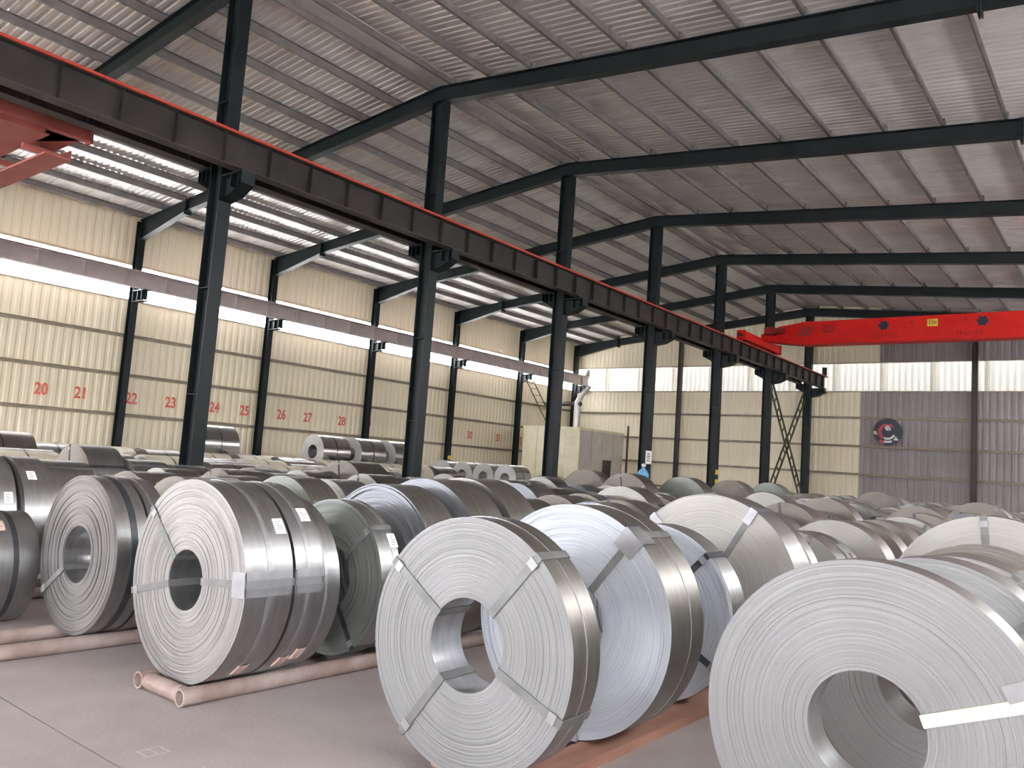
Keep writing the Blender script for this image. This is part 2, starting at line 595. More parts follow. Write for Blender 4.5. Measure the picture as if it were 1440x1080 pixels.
rs_r = roof_sheet(XC, XR + .4, 'roof')
rs_l = roof_sheet(XW - .4, XC, 'roof')
for i in range(int((YB - YF) / RW) + 1):
    y = YB + .3 - (i + 1) * RW
    link('roof_sheet', rs_r, ceiling, (0, y, .014 * (i % 2)))
    link('roof_sheet', rs_l, ceiling, (0, y, .014 * (i % 2)))


def purlin(x, flip=1):
    z = rtop(x)
    mb = MB()
    t = .012
    mb.box(x - t, x + t, YF, YB, z, z + .2)
    a, b = sorted((x, x + .07 * flip))
    mb.box(a, b, YF, YB, z, z + t)
    a, b = sorted((x, x - .07 * flip))
    mb.box(a, b, YF, YB, z + .2 - t, z + .2)
    # cleats on the rafters
    for y in FR:
        mb.box(x + .02 * flip - .01, x + .02 * flip + .04, y - .09, y + .09, z, z + .19)
    mb.obj('purlin', 'purlin', ceiling)


x = XC + .35
while x < XR:
    purlin(x)
    x += 1.3
x = XC - .35
while x > XW + .1:
    purlin(x, -1)
    x -= 1.33


# ------------------------------------------------------------------ steel frames
ordinal = ['nearest', 'second', 'third', 'fourth', 'fifth', 'sixth', 'farthest']


def h_section(mb, xc, yc, z0, z1, d, b, t=.02):
    """web in the frame plane (x), flanges facing +x and -x"""
    mb.box(xc - d / 2, xc - d / 2 + t, yc - b / 2, yc + b / 2, z0, z1)
    mb.box(xc + d / 2 - t, xc + d / 2, yc - b / 2, yc + b / 2, z0, z1)
    mb.box(xc - d / 2 + t, xc + d / 2 - t, yc - .012, yc + .012, z0, z1)


for k, y in enumerate(FR):
    lab = ['nearest dark green steel column, its top beyond the picture edge, under the crane girder at left',
           'second dark green middle column, passing between the silver wide coils near the wall',
           'third dark green middle column, standing left of the cream booth',
           'fourth dark green middle column with white notice and light blue bag',
           'fifth dark green middle column with black and yellow bands near its foot',
           'sixth dark green middle column, left end of the crossed lattice bracing',
           'farthest dark green middle column, where the crane girder ends'][k]
    t = thing('steel_column', lab, 'column', (XC, y, 0), None, 'middle row of columns')
    top = rtop(XC) - .42
    mb = MB()
    h_section(mb, 0, 0, .02, top, .40, .28)
    for z in (2.5, 4.6, 8.4):
        mb.box(-.18, .18, -.13, .13, z, z + .015)
    mb.obj('shaft', 'frame', t)
    mb = MB()
    mb.box(-.3, .3, -.22, .22, 0, .02)
    for sx in (-.25, .25):
        for sy in (-.17, .17):
            mb.lathe([(.0, .06), (.016, .06), (.016, .02)], 8)
            mb.v[-24:] = [(vx + sx, vy + sy, vz) for vx, vy, vz in mb.v[-24:]]
    mb.obj('base_plate', 'frame', t)
    for s, zt, lab2 in ((1, 6.84, .93), (-1, 7.08, -.62)):
        mb = MB()
        e = lab2
        xs = sorted((s * .2, e))
        mb.box(xs[0], xs[1], -.15, .15, zt - .03, zt)            # seat
        prof = [(s * .2, zt - .03), (e, zt - .03), (e, zt - .26), (e - s * .35, zt - .44), (s * .2, zt - .50)]
        a = [(px, -.012, pz) for px, pz in prof]
        b = [(px, .012, pz) for px, pz in prof]
        mb.poly(a if s > 0 else a[::-1])
        mb.poly(b[::-1] if s > 0 else b)
        mb.quadgrid([[(px, -.15, pz) for px, pz in prof[1:]], [(px, .15, pz) for px, pz in prof[1:]]])
        for xx in ((.55, .8) if s > 0 else (-.36, -.52)):
            mb.box(xx - .01, xx + .01, -.14, .14, zt - .28, zt - .03)
        mb.obj('corbel', 'frame', t)
    # rafter seat plate
    mb = MB()
    mb.box(-.26, .26, -.15, .15, top, top + .02)
    mb.obj('cap_plate', 'frame', t)
    if k == 4:
        for q in range(5):
            mb = MB()
            z0 = 1.15 + .2 * q
            mb.box(.201, .207, -.142, .142, z0, z0 + .2)
            o = mb.obj('hazard_band', 'yellow' if q % 2 else 'black', t)
            if q % 2:
                o['label'] = 'yellow band'


def rafter(xa, xb, y, label, haunch=0.0):
    t = thing('roof_rafter', label, 'beam', ((xa + xb) / 2, y, 0), None, 'roof rafters')
    cx = (xa + xb) / 2
    nseg = 8
    xs = [xa + (xb - xa) * i / nseg for i in range(nseg + 1)]
    if haunch:
        xs = [xa, xa + .25, xa + 1.6, xa + 3.2] + xs[3:]

    def dep(x):
        if haunch and x < xa + 3.2:
            return .42 + haunch * (1 - (x - xa) / 3.2)
        return .42
    mb = MB()
    mb.quadgrid([[(x - cx, -.012, rtop(x) - dep(x)) for x in xs], [(x - cx, -.012, rtop(x)) for x in xs]])
    mb.quadgrid([[(x - cx, .012, rtop(x) - dep(x)) for x in xs], [(x - cx, .012, rtop(x)) for x in xs]], flip=True)
    mb.obj('web', 'frame', t)
    for nm, off in (('bottom_flange', lambda x: rtop(x) - dep(x)), ('top_flange', lambda x: rtop(x) - .015)):
        mb = MB()
        for i in range(len(xs) - 1):
            x0, x1 = xs[i] - cx, xs[i + 1] - cx
            z0, z1 = off(xs[i]), off(xs[i + 1])
            mb.hexa([(x0, -.12, z0), (x1, -.12, z1), (x1, .12, z1), (x0, .12, z0),
                     (x0, -.12, z0 + .015), (x1, -.12, z1 + .015), (x1, .12, z1 + .015), (x0, .12, z0 + .015)])
        mb.obj(nm, 'frame', t)
    # bolted splice plates
    for xx in (([xa + 3.2] if haunch else []) + ([-2.1] if xa > -20 else [])):
        mb = MB()
        z = rtop(xx)
        for dx in (-.02, .02):
            mb.box(xx - cx + dx - .012, xx - cx + dx + .012, -.13, .13, z - dep(xx) - .12, z + .02)
        for dz in (.0, .12, .24, .36):
            mb.box(xx - cx - .05, xx - cx + .05, -.1, -.07, z - .42 + dz, z - .39 + dz)
        mb.obj('splice_plate', 'frame', t)
    return t


for k, y in enumerate(FR):
    if k > 0:
        rafter(XC + .0, XR, y, '%s dark green roof rafter running right from the middle columns' % ['', 'topmost', 'second highest', 'third highest', 'fourth highest', 'fifth highest', 'lowest'][k])
    rafter(XW + .3, XC - .0, y, '%s dark green rafter sloping from the middle columns to the left wall' % ordinal[k], .38)

for k, y in enumerate(FR[1:]):
    t = thing('wall_column', ['leftmost dark column on the cream left wall, between numbers 21 and 22',
                              'dark wall column between the red numbers 25 and 26',
                              'dark wall column right of the red number 28',
                              'dark wall column with yellow band at its foot, left of number 30',
                              'dark wall column right of number 31, left of the booth',
                              'dark column in the far left corner above the cream booth'][k], 'column', (-29.78, y, 0), None, 'left wall columns')
    mb = MB()
    h_section(mb, 0, 0, .02, rtop(-29.78) - .02, .30, .24, .016)
    mb.obj('shaft', 'frame', t)
    mb = MB()
    mb.box(-.22, .22, -.18, .18, 0, .02)
    mb.obj('base_plate', 'frame', t)
    mb = MB()
    mb.box(.15, .98, -.13, .13, 7.0, 7.03)
    mb.hexa([(.15, -.012, 6.52), (.55, -.012, 6.62), (.55, .012, 6.62), (.15, .012, 6.52), (.15, -.012, 7.0), (.96, -.012, 7.0), (.96, .012, 7.0), (.15, .012, 7.0)])
    for xx in (.5, .78):
        mb.box(xx - .01, xx + .01, -.12, .12, 6.66, 7.0)
    mb.box(.15, .95, -.13, .13, 6.60, 6.62)
    mb.obj('bracket', 'frame', t)
    if k == 3:
        for q in range(5):
            mb = MB()
            z0 = 1.0 + .2 * q
            mb.box(.151, .156, -.122, .122, z0, z0 + .2)
            o = mb.obj('hazard_band', 'yellow' if q % 2 else 'black', t)
            if q % 2:
                o['label'] = 'yellow band'


# ------------------------------------------------------------------ crane runways
def runway(label, xc, zb, zt, mweb, mfl, rail_mat, stiff, y0=2.6, y1=45.0, y_end=44.9):
    t = thing('crane_runway', label, 'girder', (xc, y0, zb), None, 'crane runways')
    edges = [y0, FR[0]] + FR[1:6] + [y_end]
    h = zt - zb
    for i in range(len(edges) - 1):
        a, b = edges[i] - y0 + .001, edges[i + 1] - y0 - .001
        mb = MB()
        mb.box(-.01, .01, a, b, .016, h - .016)
        g = mb.obj('girder', mweb, t)
        mb = MB()
        mb.box(-.14, .14, a, b, 0, .016)
        mb.obj('bottom_flange', mfl, g)
        mb = MB()
        mb.box(-.16, .16, a, b, h - .016, h)
        mb.obj('top_flange', mfl, g)
        ns = stiff
        for j in range(ns):
            yy = a + (b - a) * (j + .5) / ns
            mb = MB()
            mb.box(-.12, -.01, yy - .006, yy + .006, .03, h - .016)
            mb.box(.01, .12, yy - .006, yy + .006, .03, h - .016)
            mb.obj('stiffener', mweb, g)
    mb = MB()
    mb.box(-.05, .05, 0, y_end - y0, h, h + .02)
    mb.box(-.015, .015, 0, y_end - y0, h + .02, h + .06)
    mb.box(-.035, .035, 0, y_end - y0, h + .06, h + .09)
    o = mb.obj('rail', rail_mat, t)
    o['label'] = 'crane rail along the top'
    if rail_mat == 'redrail':
        mb = MB()
        mb.box(.16, .20, 0, y_end - y0, h - .01, h + .035)
        o = mb.obj('conductor_bar', 'redrail', t)
        o['label'] = 'red conductor bar'
    mb = MB()
    mb.box(-.12, .12, y_end - y0 - .06, y_end - y0 - .02, h + .09, h + .55)
    mb.hexa([(-.02, y_end - y0 - .5, h), (.02, y_end - y0 - .5, h), (.02, y_end - y0 - .06, h), (-.02, y_end - y0 - .06, h),
             (-.02, y_end - y0 - .1, h + .5), (.02, y_end - y0 - .1, h + .5), (.02, y_end - y0 - .06, h + .5), (-.02, y_end - y0 - .06, h + .5)])
    mb.obj('end_stop', mweb, t)
    return t


runway('dark crane girder with red rail along the near side of the middle columns', XC + .77, 6.85, 7.48, 'girder', 'flange', 'redrail', 6)
runway('dark crane girder behind the middle columns, half hidden by the red-railed one', XC - .46, 7.09, 7.60, 'girder', 'flange', 'girder', 6)
runway('mauve grey crane girder crossing in front of the left window strip', -29.0, 7.04, 7.60, 'mauve', 'mauve', 'mauve', 4)


# ------------------------------------------------------------------ overhead cranes
def wheel(parent, x, y, z, r=.14, ax='X'):
    mb = MB()
    mb.tube((-.06, 0, 0), (.06, 0, 0), r, 16)
    mb.tube((-.08, 0, 0), (-.05, 0, 0), r + .02, 16)
    mb.tube((.05, 0, 0), (.08, 0, 0), r + .02, 16)
    return mb.obj('wheel', 'black', parent, (x, y, z))


cr = thing('overhead_crane', 'bright red overhead crane bridge spanning the hall at right, with yellow plate', 'crane', (-2, 35.5, 7.5))
ZT, ZB = 8.66, 7.68
xa, xb = -13.7 + 2, XR - 1 + 2           # local coordinates relative to x=-2
mb = MB()
# bridge box, lower end tapered to the truck at left
y0, y1 = -.30, .30
P = [(xa + .1, 7.95, 8.20), (xa + .9, 7.80, 8.52), (xa + 1.9, ZB, ZT), (xb - 1.9, ZB, ZT), (xb - .9, 7.80, 8.52), (xb - .1, 7.95, 8.20)]
for i in range(len(P) - 1):
    (ax, az0, az1), (bx, bz0, bz1) = P[i], P[i + 1]
    mb.hexa([(ax, y0, az0 - 7.5), (bx, y0, bz0 - 7.5), (bx, y1, bz0 - 7.5), (ax, y1, az0 - 7.5),
             (ax, y0, az1 - 7.5), (bx, y0, bz1 - 7.5), (bx, y1, bz1 - 7.5), (ax, y1, az1 - 7.5)])
mb.box(xa + 1.9, xb - 1.9, y0 - .06, y1 + .06, ZT - 7.5, ZT - 7.485)
mb.box(xa + 1.9, xb - 1.9, y0 - .06, y1 + .06, ZB - 7.515, ZB - 7.5)
mb.obj('bridge_girder', 'red', cr)
for xx in (-13.7 + 2, XR - 1 + 2):
    mb = MB()
    mb.box(xx - .16, xx + .16, -2.3, 2.0, .17, .52)
    mb.box(xx - .2, xx + .2, -2.36, -2.3, .12, .56)
    mb.box(xx - .2, xx + .2, 2.0, 2.06, .12, .56)
    e = mb.obj('end_truck', 'red', cr)
    for yy in (-1.9, 1.6):
        wheel(e, xx, yy, .235)
    mb = MB()
    for yy in (-2.44, 2.14):
        mb.tube((xx, yy - .08, .34), (xx, yy + .08, .34), .07, 10)
    mb.obj('buffer', 'black', e)
# ladder and motor at the left end
mb = MB()
mb.box(-11.3, -10.9, -.75, -.30, .62, .95)
mb.tube((-10.9, -.52, .78), (-10.5, -.52, .78), .14, 12)
mb.obj('drive_motor', 'darkred', cr)
mb = MB()
for i in range(4):
    mb.bar((-9.95 + .16 * i, -.315, .55), (-9.75 + .16 * i, -.315, .98), .045, .012, (0, 1, 0))
o = mb.obj('hatched_marking', 'ink', cr)
mb = MB()
for i in range(4):
    mb.box(-8.9, -8.4, -.313, -.303, .66 + .09 * i, .71 + .09 * i)
mb.obj('nameplate', 'darkred', cr)
# hook block and trolley far to the right of the frame are not seen; capacity plate and lettering
mb = MB()
mb.box(-4.79, -4.41, -.325, -.302, .74, 1.03)
pl = mb.obj('capacity_plate', 'yellow', cr)
pl['label'] = 'yellow plate reading 10t'
o = link('plate_lettering', text_mesh('plate_lettering', '10t', .25, 'ink'), pl, (-4.6, -.33, .885), (PI / 2, 0, 0))
rnd = random.Random(7)


def glyphs(x0, x1, z, h, y=-.306):
    mb = MB()
    x = x0
    while x < x1 - .05:
        w = rnd.uniform(.05, .11)
        for q in range(3):
            if rnd.random() < .55:
                zz = z + h * q / 3
                mb.box(x, x + w, y - .004, y, zz, zz + h * .18)
        mb.box(x + w * .4, x + w * .4 + .022, y - .004, y, z, z + h)
        x += w + .06
    return mb


for cx_, tx0, tx1 in ((-6.42, -6.75, -5.75), (-2.85, -3.75, -2.75)):
    mb = MB()
    mb.tube((cx_, -.318, .86), (cx_, -.302, .86), .17, 12)
    for q in range(6):
        a = q * PI / 3
        mb.tube((cx_ + .15 * math.cos(a), -.322, .86 + .15 * math.sin(a)), (cx_ + .15 * math.cos(a), -.302, .86 + .15 * math.sin(a)), .06, 8)
    mb.obj('round_logo', 'navy', cr)
    glyphs(tx0, tx1, .34, .17).obj('lettering', 'darkred', cr)
glyphs(-4.85, -4.35, .50, .09).obj('lettering', 'darkred', cr)
mb = MB()
for xx in (-5.35, -3.45):
    mb.tube((xx, -.33, .93), (xx, -.30, .93), .05, 10)
mb.obj('bolt_cover', 'darkred', cr)

cl = thing('overhead_crane', 'red overhead crane of the left aisle at the left picture edge, seen from below', 'crane', (-15.27, 5.2, 7.5))
mb = MB()
mb.box(.19, .49, -1.3, 1.2, .24, .52)
mb.box(-.40, -.22, -1.3, 1.2, -.46, .50)
mb.box(-.42, -.20, 1.2, 1.25, -.50, .52)
mb.box(-.42, -.20, -1.35, -1.3, -.50, .52)
mb.box(-.25, .19, -1.3, 1.2, .40, .52)
mb.box(-1.5, -.40, .50, 1.1, -.46, -.40)
mb.hexa([(-1.5, .50, -.46), (-.40, .50, -.46), (-.40, 1.1, -.46), (-1.5, .52, -.46), (-1.5, .50, -.1), (-.40, .50, -.1), (-.40, 1.1, -.1), (-1.5, .52, -.1)])
e = mb.obj('end_truck', 'crane_faded', cl)
wheel(e, .34, -1.0, .355)
wheel(e, .34, .9, .355)
mb = MB()
mb.box(-13.3, -.40, -.50, .50, -.52, .42)
mb.box(-13.3, -.40, -.57, .57, -.54, -.52)
mb.obj('bridge_girder', 'crane_faded', cl)
mb = MB()
mb.box(-13.2, -1.0, .75, 1.22, -.70, -.66)
mb.box(-13.2, -1.0, 1.19, 1.22, -.66, -.50)
for i in range(8):
    mb.box(-1.3 - 1.5 * i, -1.24 - 1.5 * i, .45, 1.22, -.66, -.545)
mb.obj('walkway', 'crane_faded', cl)
mb = MB()
mb.box(-13.88, -13.58, -1.3, 1.2, .24, .52)
mb.box(-13.60, -13.28, -.5, .5, .40, .52)
e = mb.obj('end_truck', 'crane_faded', cl)
wheel(e, -13.73, -1.0, .355)
wheel(e, -13.73, .9, .355)


# ------------------------------------------------------------------ back-wall furniture
for xx, lab in ((-22.2, 'brown wind post on the back wall between the fourth and fifth columns'),
                (-6.45, 'brown wind post in front of the grey back wall at right')):
    t = thing('wind_post', lab, 'column', (xx, YB - .32, 0))
    mb = MB()
    h_section(mb, 0, 0, .02, rtop(xx) - .05, .26, .2, .014)
    mb.obj('shaft', 'post', t)
    mb = MB()
    mb.box(-.2, .2, -.15, .15, 0, .02)
    mb.obj('base_plate', 'post', t)

# lattice cross bracing between the last two columns
for nm, xo, za, zb_ , lab in (('cross_brace', .10, 6.35, .25, 'lattice brace falling to the right between the last two columns'),
                              ('cross_brace', -.10, .25, 6.35, 'lattice brace rising to the right between the last two columns')):
    t = thing(nm, lab, 'brace', (XC + xo, FR[5], 0), None, 'crossed lattice bracing')
    A, B = Vector((0, .25, za)), Vector((0, 5.75, zb_))
    d = (B - A).normalized()
    nrm = Vector((0, -d.z, d.y)) * .22
    for s in (1, -1):
        mb = MB()
        mb.bar(A + nrm * s, B + nrm * s, .07, .07, (1, 0, 0))
        mb.obj('chord', 'lattice', t)
    L_ = (B - A).length
    q = .3
    while q < L_:
        c = A + d * q
        mb = MB()
        mb.bar(c + nrm - d * .02, c - nrm, .05, .05, (1, 0, 0))
        mb.obj('rung', 'lattice', t)
        q += .62

# round emblem on the grey wall
em = thing('round_emblem', 'round navy emblem with red and silver arcs on the grey back wall', 'sign', (-10.38, YB - .2, 4.58), (PI / 2, 0, 0))


def disc(mb, r0, r1, z, a0=0, a1=2 * PI, n=40, th=.012, cx=0, cy=0, mi=0):
    k = max(2, int(n * abs(a1 - a0) / (2 * PI)))
    inn = [(cx + r0 * math.cos(a0 + (a1 - a0) * i / k), cy + r0 * math.sin(a0 + (a1 - a0) * i / k)) for i in range(k + 1)]
    out = [(cx + r1 * math.cos(a0 + (a1 - a0) * i / k), cy + r1 * math.sin(a0 + (a1 - a0) * i / k)) for i in range(k + 1)]
    mb.quadgrid([[(x, y, z + th) for x, y in out], [(x, y, z + th) for x, y in inn]], mi=mi)
    mb.quadgrid([[(x, y, z) for x, y in out], [(x, y, z + th) for x, y in out]], mi=mi)
    mb.quadgrid([[(x, y, z + th) for x, y in inn], [(x, y, z) for x, y in inn]], mi=mi)


mb = MB()
disc(mb, .001, .70, 0, th=.04)
mb.obj('backing_disc', 'navy', em)
mb = MB()
disc(mb, .30, .45, .042, PI * .62, PI * 1.32)
disc(mb, .34, .42, .042, PI * .22, PI * .62)
disc(mb, .50, .66, .042, PI * 1.28, PI * 1.42)
o = mb.obj('red_arc', 'emb_red', em)
o['label'] = 'red arc'
mb = MB()
disc(mb, .30, .40, .045, PI * 1.34, PI * 1.86)
disc(mb, .46, .56, .045, PI * 1.40, PI * 1.64)
disc(mb, .001, .13, .045, cx=.0, cy=.20, n=20)
mb.box(.02, .16, .08, .22, .045, .057)
mb.box(.30, .52, -.42, -.34, .045, .057)
mb.box(.36, .44, -.34, -.24, .045, .057)
o = mb.obj('silver_arc', 'emb_grey', em)
o['label'] = 'silver arcs and patches'
mb = MB()
disc(mb, .54, .68, .043, PI * .98, PI * 1.06)
disc(mb, .50, .60, .043, PI * 1.04, PI * 1.09)
g_ = MB()
g_.box(-.3, -.24, -.78, .75, -.052, 0)
g_.box(.24, .3, -.78, .75, -.052, 0)
g_.obj('wall_bracket', 'girt', em)
o = mb.obj('gold_patch', 'emb_gold', em)
o['label'] = 'pale gold patch'

# cream booth in the far left corner
bo = thing('metal_booth', 'cream sheet metal booth in the far left corner', 'booth', (-27.0, 35.6, 0))
BW, BD, BT = 3.7, 4.5, 3.74
mb = MB()
mb.box(0, BW, 0, BD, BT - .05, BT)
mb.box(-.03, BW + .03, -.03, .02, BT - .1, BT + .02)
mb.box(BW - .02, BW + .03, -.03, BD + .03, BT - .1, BT + .02)
mb.obj('roof_edge', 'booth', bo)
for i in range(4):
    w = BW / 4
    mb = MB()
    mb.box(i * w + .006, (i + 1) * w - .006, -.02, .02, 0.02, BT - .1)
    mb.box(i * w + .006, i * w + .03, -.035, -.02, .02, BT - .1)
    mb.obj('panel', 'booth', bo)
for i in range(4):
    w = BD / 4
    mb = MB()
    if i == 2:
        a, b = i * w + .006, (i + 1) * w - .006
        mb.box(BW - .02, BW + .02, a, b, 2.15, BT - .1)
        mb.box(BW - .02, BW + .02, a, b, .02, 1.2)
        mb.box(BW - .02, BW + .02, a, a + .12, 1.2, 2.15)
        mb.box(BW - .02, BW + .02, b - .05, b, 1.2, 2.15)
    else:
        mb.box(BW - .02, BW + .02, i * w + .006, (i + 1) * w - .006, .02, BT - .1)
    mb.box(BW + .02, BW + .035, i * w + .006, i * w + .03, .02, BT - .1)
    mb.obj('panel', 'boothgrey', bo)
mb = MB()
mb.box(BW - .10, BW - .06, 2.2, 3.4, 1.15, 2.2)  # dark plate behind the opening stands for the shade inside
o = mb.obj('shade_plate', 'post', bo)
o['label'] = 'dark square opening, its shade given by a dark plate'
mb = MB()
mb.box(0, .04, 0, BD, 0, BT - .05)
mb.box(0, BW, BD - .04, BD, 0, BT - .05)
mb.obj('rear_walls', 'boothgrey', bo)

mb = MB()
mb.box(-.045, .045, -.045, .045, 0, 4.2)
mb.box(-.1, .1, -.1, .1, 0, .015)
tag(mb.obj('corner_post', 'post', None, (-23.15, 40.35, 0)), 'thin brown post at the back corner of the booth', 'post')

# ladder on the booth roof
la = thing('ladder', 'thin dark ladder leaning from the booth roof to the left crane girder', 'ladder', (-26.7, 37.9, 3.80))
A, B = Vector((0, 0, 0)), Vector((-1.75, -.35, 2.95))
side = Vector((.35, .30, 0)) * .45
for s in (1, -1):
    mb = MB()
    mb.bar(A + side * s, B + side * s, .05, .05, (1, 0, 0))
    mb.obj('stile', 'lattice', la)
for i in range(7):
    c = A.lerp(B, (i + .7) / 7.5)
    mb = MB()
    mb.tube(c + side, c - side, .018, 6)
    mb.obj('rung', 'lattice', la)

# extraction duct behind the booth roof
du = thing('extraction_duct', 'galvanised extraction duct standing on the booth roof by the corner column', 'duct', (-26.1, 39.4, 3.745))
mb = MB()
mb.tube((0, 0, 0), (0, 0, 1.75), .18, 14)
mb.tube((0, 0, 1.15), (0, 0, 1.2), .21, 14)
mb.obj('riser', 'galv', du)
mb = MB()
mb.tube((-2.3, 0, 1.6), (.25, 0, 1.6), .13, 14)
o = mb.obj('horizontal_pipe', 'post', du)
o['label'] = 'dark horizontal pipe'
mb = MB()
mb.tube((0, 0, 1.7), (.25, .1, 2.2), .16, 12)
mb.tube((.25, .1, 2.15), (.6, .25, 2.7), .15, 12)
mb.obj('elbow', 'galv', du)

# notice and bag on the fourth column
no = thing('notice_board', 'small white printed notice on the fourth middle column', 'sign', (XC + .24, FR[3] - .15, 2.18), (PI / 2, 0, .5))
mb = MB()
mb.box(-.11, .11, -.24, .24, 0, .012)
mb.obj('sheet', 'white', no)
mb = MB()
for zz, w in ((.12, .05), (.04, .07), (-.04, .05), (-.12, .06)):
    mb.box(-w, w * .7, zz - .018, zz + .018, .012, .016)
mb.obj('print', 'ink', no)
bg_ = thing('plastic_bag', 'light blue plastic bag hanging on the fourth middle column under the notice', 'bag', (XC + .15, FR[3] - .32, 1.32))
mb = MB()
rows = []
rb_ = random.Random(3)
for r, h in ((.02, 0), (.13, .02), (.19, .10), (.21, .2), (.19, .30), (.13, .38), (.06, .44), (.05, .5)):
    rows.append([(r * (1 + .16 * math.sin(5 * a + h * 9)) * math.cos(a), .7 * r * math.sin(a), h) for a in [2 * PI * k / 20 for k in range(20)]])
mb.quadgrid(rows, True, 0, True)
mb.obj('bag_body', 'bluebag', bg_)
mb = MB()
mb.lathe([(.05, .5), (.085, .55), (.075, .6), (.02, .62)], 12)
o = mb.obj('tied_neck', 'white', bg_)
o['label'] = 'white tied neck'

# building seen through the back window sheets
ob = thing('building', 'pale neighbouring building seen through the translucent back window', 'building', (-16, 50, -.31))
mb = MB()
mb.box(-26, 26, 0, 8, 0, 7.7)
mb.box(-26, 26, 0, 8, 8.45, 21.3)  # unseen upper part raised to block sky light from the back window
for i in range(15):
    mb.box(-26 + i * 3.7, -26 + i * 3.7 + 1.2, 0, 8, 7.7, 8.45)
mb.obj('outer_wall', 'render', ob)
for i in range(14):
    mb = MB()
    mb.box(-24.8 + i * 3.7, -22.3 + i * 3.7, .1, .2, 7.7, 8.45)
    mb.obj('window', 'outglass', ob)
mb = MB()
mb.box(-26.3, 26.3, -.3, 8.3, 21.3, 21.5)
mb.obj('roof', 'render', ob)


# ------------------------------------------------------------------ coils
def coil_mesh(r, rb, w, rings, seg, seed, face='f_grey', rim='rim', jit=.003, cone=0.0):
    rd = random.Random(seed)
    mb = MB()
    cs = [(math.cos(2 * PI * k / seg), math.sin(2 * PI * k / seg)) for k in range(seg)]

    def ring(rr, y):
        return [(rr * c, y, rr * s) for c, s in cs]
    rows = []
    rr = rb
    ts = [rd.uniform(.5, 1.5) for _ in range(rings)]
    tot = sum(ts)
    y = 0.0
    for i, t in enumerate(ts):
        y = .6 * y + rd.uniform(-jit, jit) * (2.2 if rd.random() < .08 else 1)
        yy = y + cone * (i / rings - .5)
        r2 = rr + (r - rb) * t / tot
        rows.append(ring(rr, yy))
        rows.append(ring(r2, yy))
        rr = r2
    first, last = rows[0][0][1], rows[-1][0][1]
    mb.quadgrid(rows, True, 0, False, True)
    mb.quadgrid([ring(r, last), ring(r, w)], True, 1, True, True)
    mb.quadgrid([ring(r, w), ring((r + rb) / 2, w + .002), ring(rb, w)], True, 0, False, True)
    mb.quadgrid([ring(rb, w), ring(rb, first)], True, 2, True, True)
    # lip of the outermost wrap end
    return mb.mesh('windings', [face, rim, 'bore'])


def strap_mesh(r, rb, w, ang, width=.045, mat='strap', th=.004, back=True):
    """closed band: across the front face, over the rim, down the back, through the bore"""
    mb = MB()
    o = .007
    ca, sa = math.cos(ang), math.sin(ang)
    path = [(rb - o, -o), (r + o, -o), (r + o, w + o), (rb - o, w + o)]
    s = width / 2
    tx, tz = -sa * s, ca * s

    def P(q, d):
        rr, y = q
        return (rr * ca + d * tx, y, rr * sa + d * tz)
    inner = [(rb - o + th, -o + th), (r + o - th, -o + th), (r + o - th, w + o - th), (rb - o + th, w + o - th)]
    n = 4
    for i in range(n):
        a, b = path[i], path[(i + 1) % n]
        c, d = inner[i], inner[(i + 1) % n]
        mb.hexa([P(c, -1), P(c, 1), P(d, 1), P(d, -1), P(a, -1), P(a, 1), P(b, 1), P(b, -1)])
    return mb.mesh('strap', mat)


def arc_mesh(r, y0, y1, a0, a1, mat, th=.004, name='band', seg=None):
    mb = MB()
    n = seg or max(3, int(abs(a1 - a0) / .09))
    A = [a0 + (a1 - a0) * i / n for i in range(n + 1)]
    ro, ri = r + th, r - .001
    out0 = [(ro * math.cos(a), y0, ro * math.sin(a)) for a in A]
    out1 = [(ro * math.cos(a), y1, ro * math.sin(a)) for a in A]
    in0 = [(ri * math.cos(a), y0, ri * math.sin(a)) for a in A]
    in1 = [(ri * math.cos(a), y1, ri * math.sin(a)) for a in A]
    mb.quadgrid([in0, out0, out1, in1], False, 0, False)
    return mb.mesh(name, mat)


occ = []
CRADLES = [(-4.84, 2.80, 6.75, .25, .055), (-6.45, 2.35, 5.4, .235, .055), (-8.60, 2.6, 5.2, .235, .055), (-2.69, 3.22, 7.0, .158, .06), (-.84, 3.0, 7.2, .24, .055)]


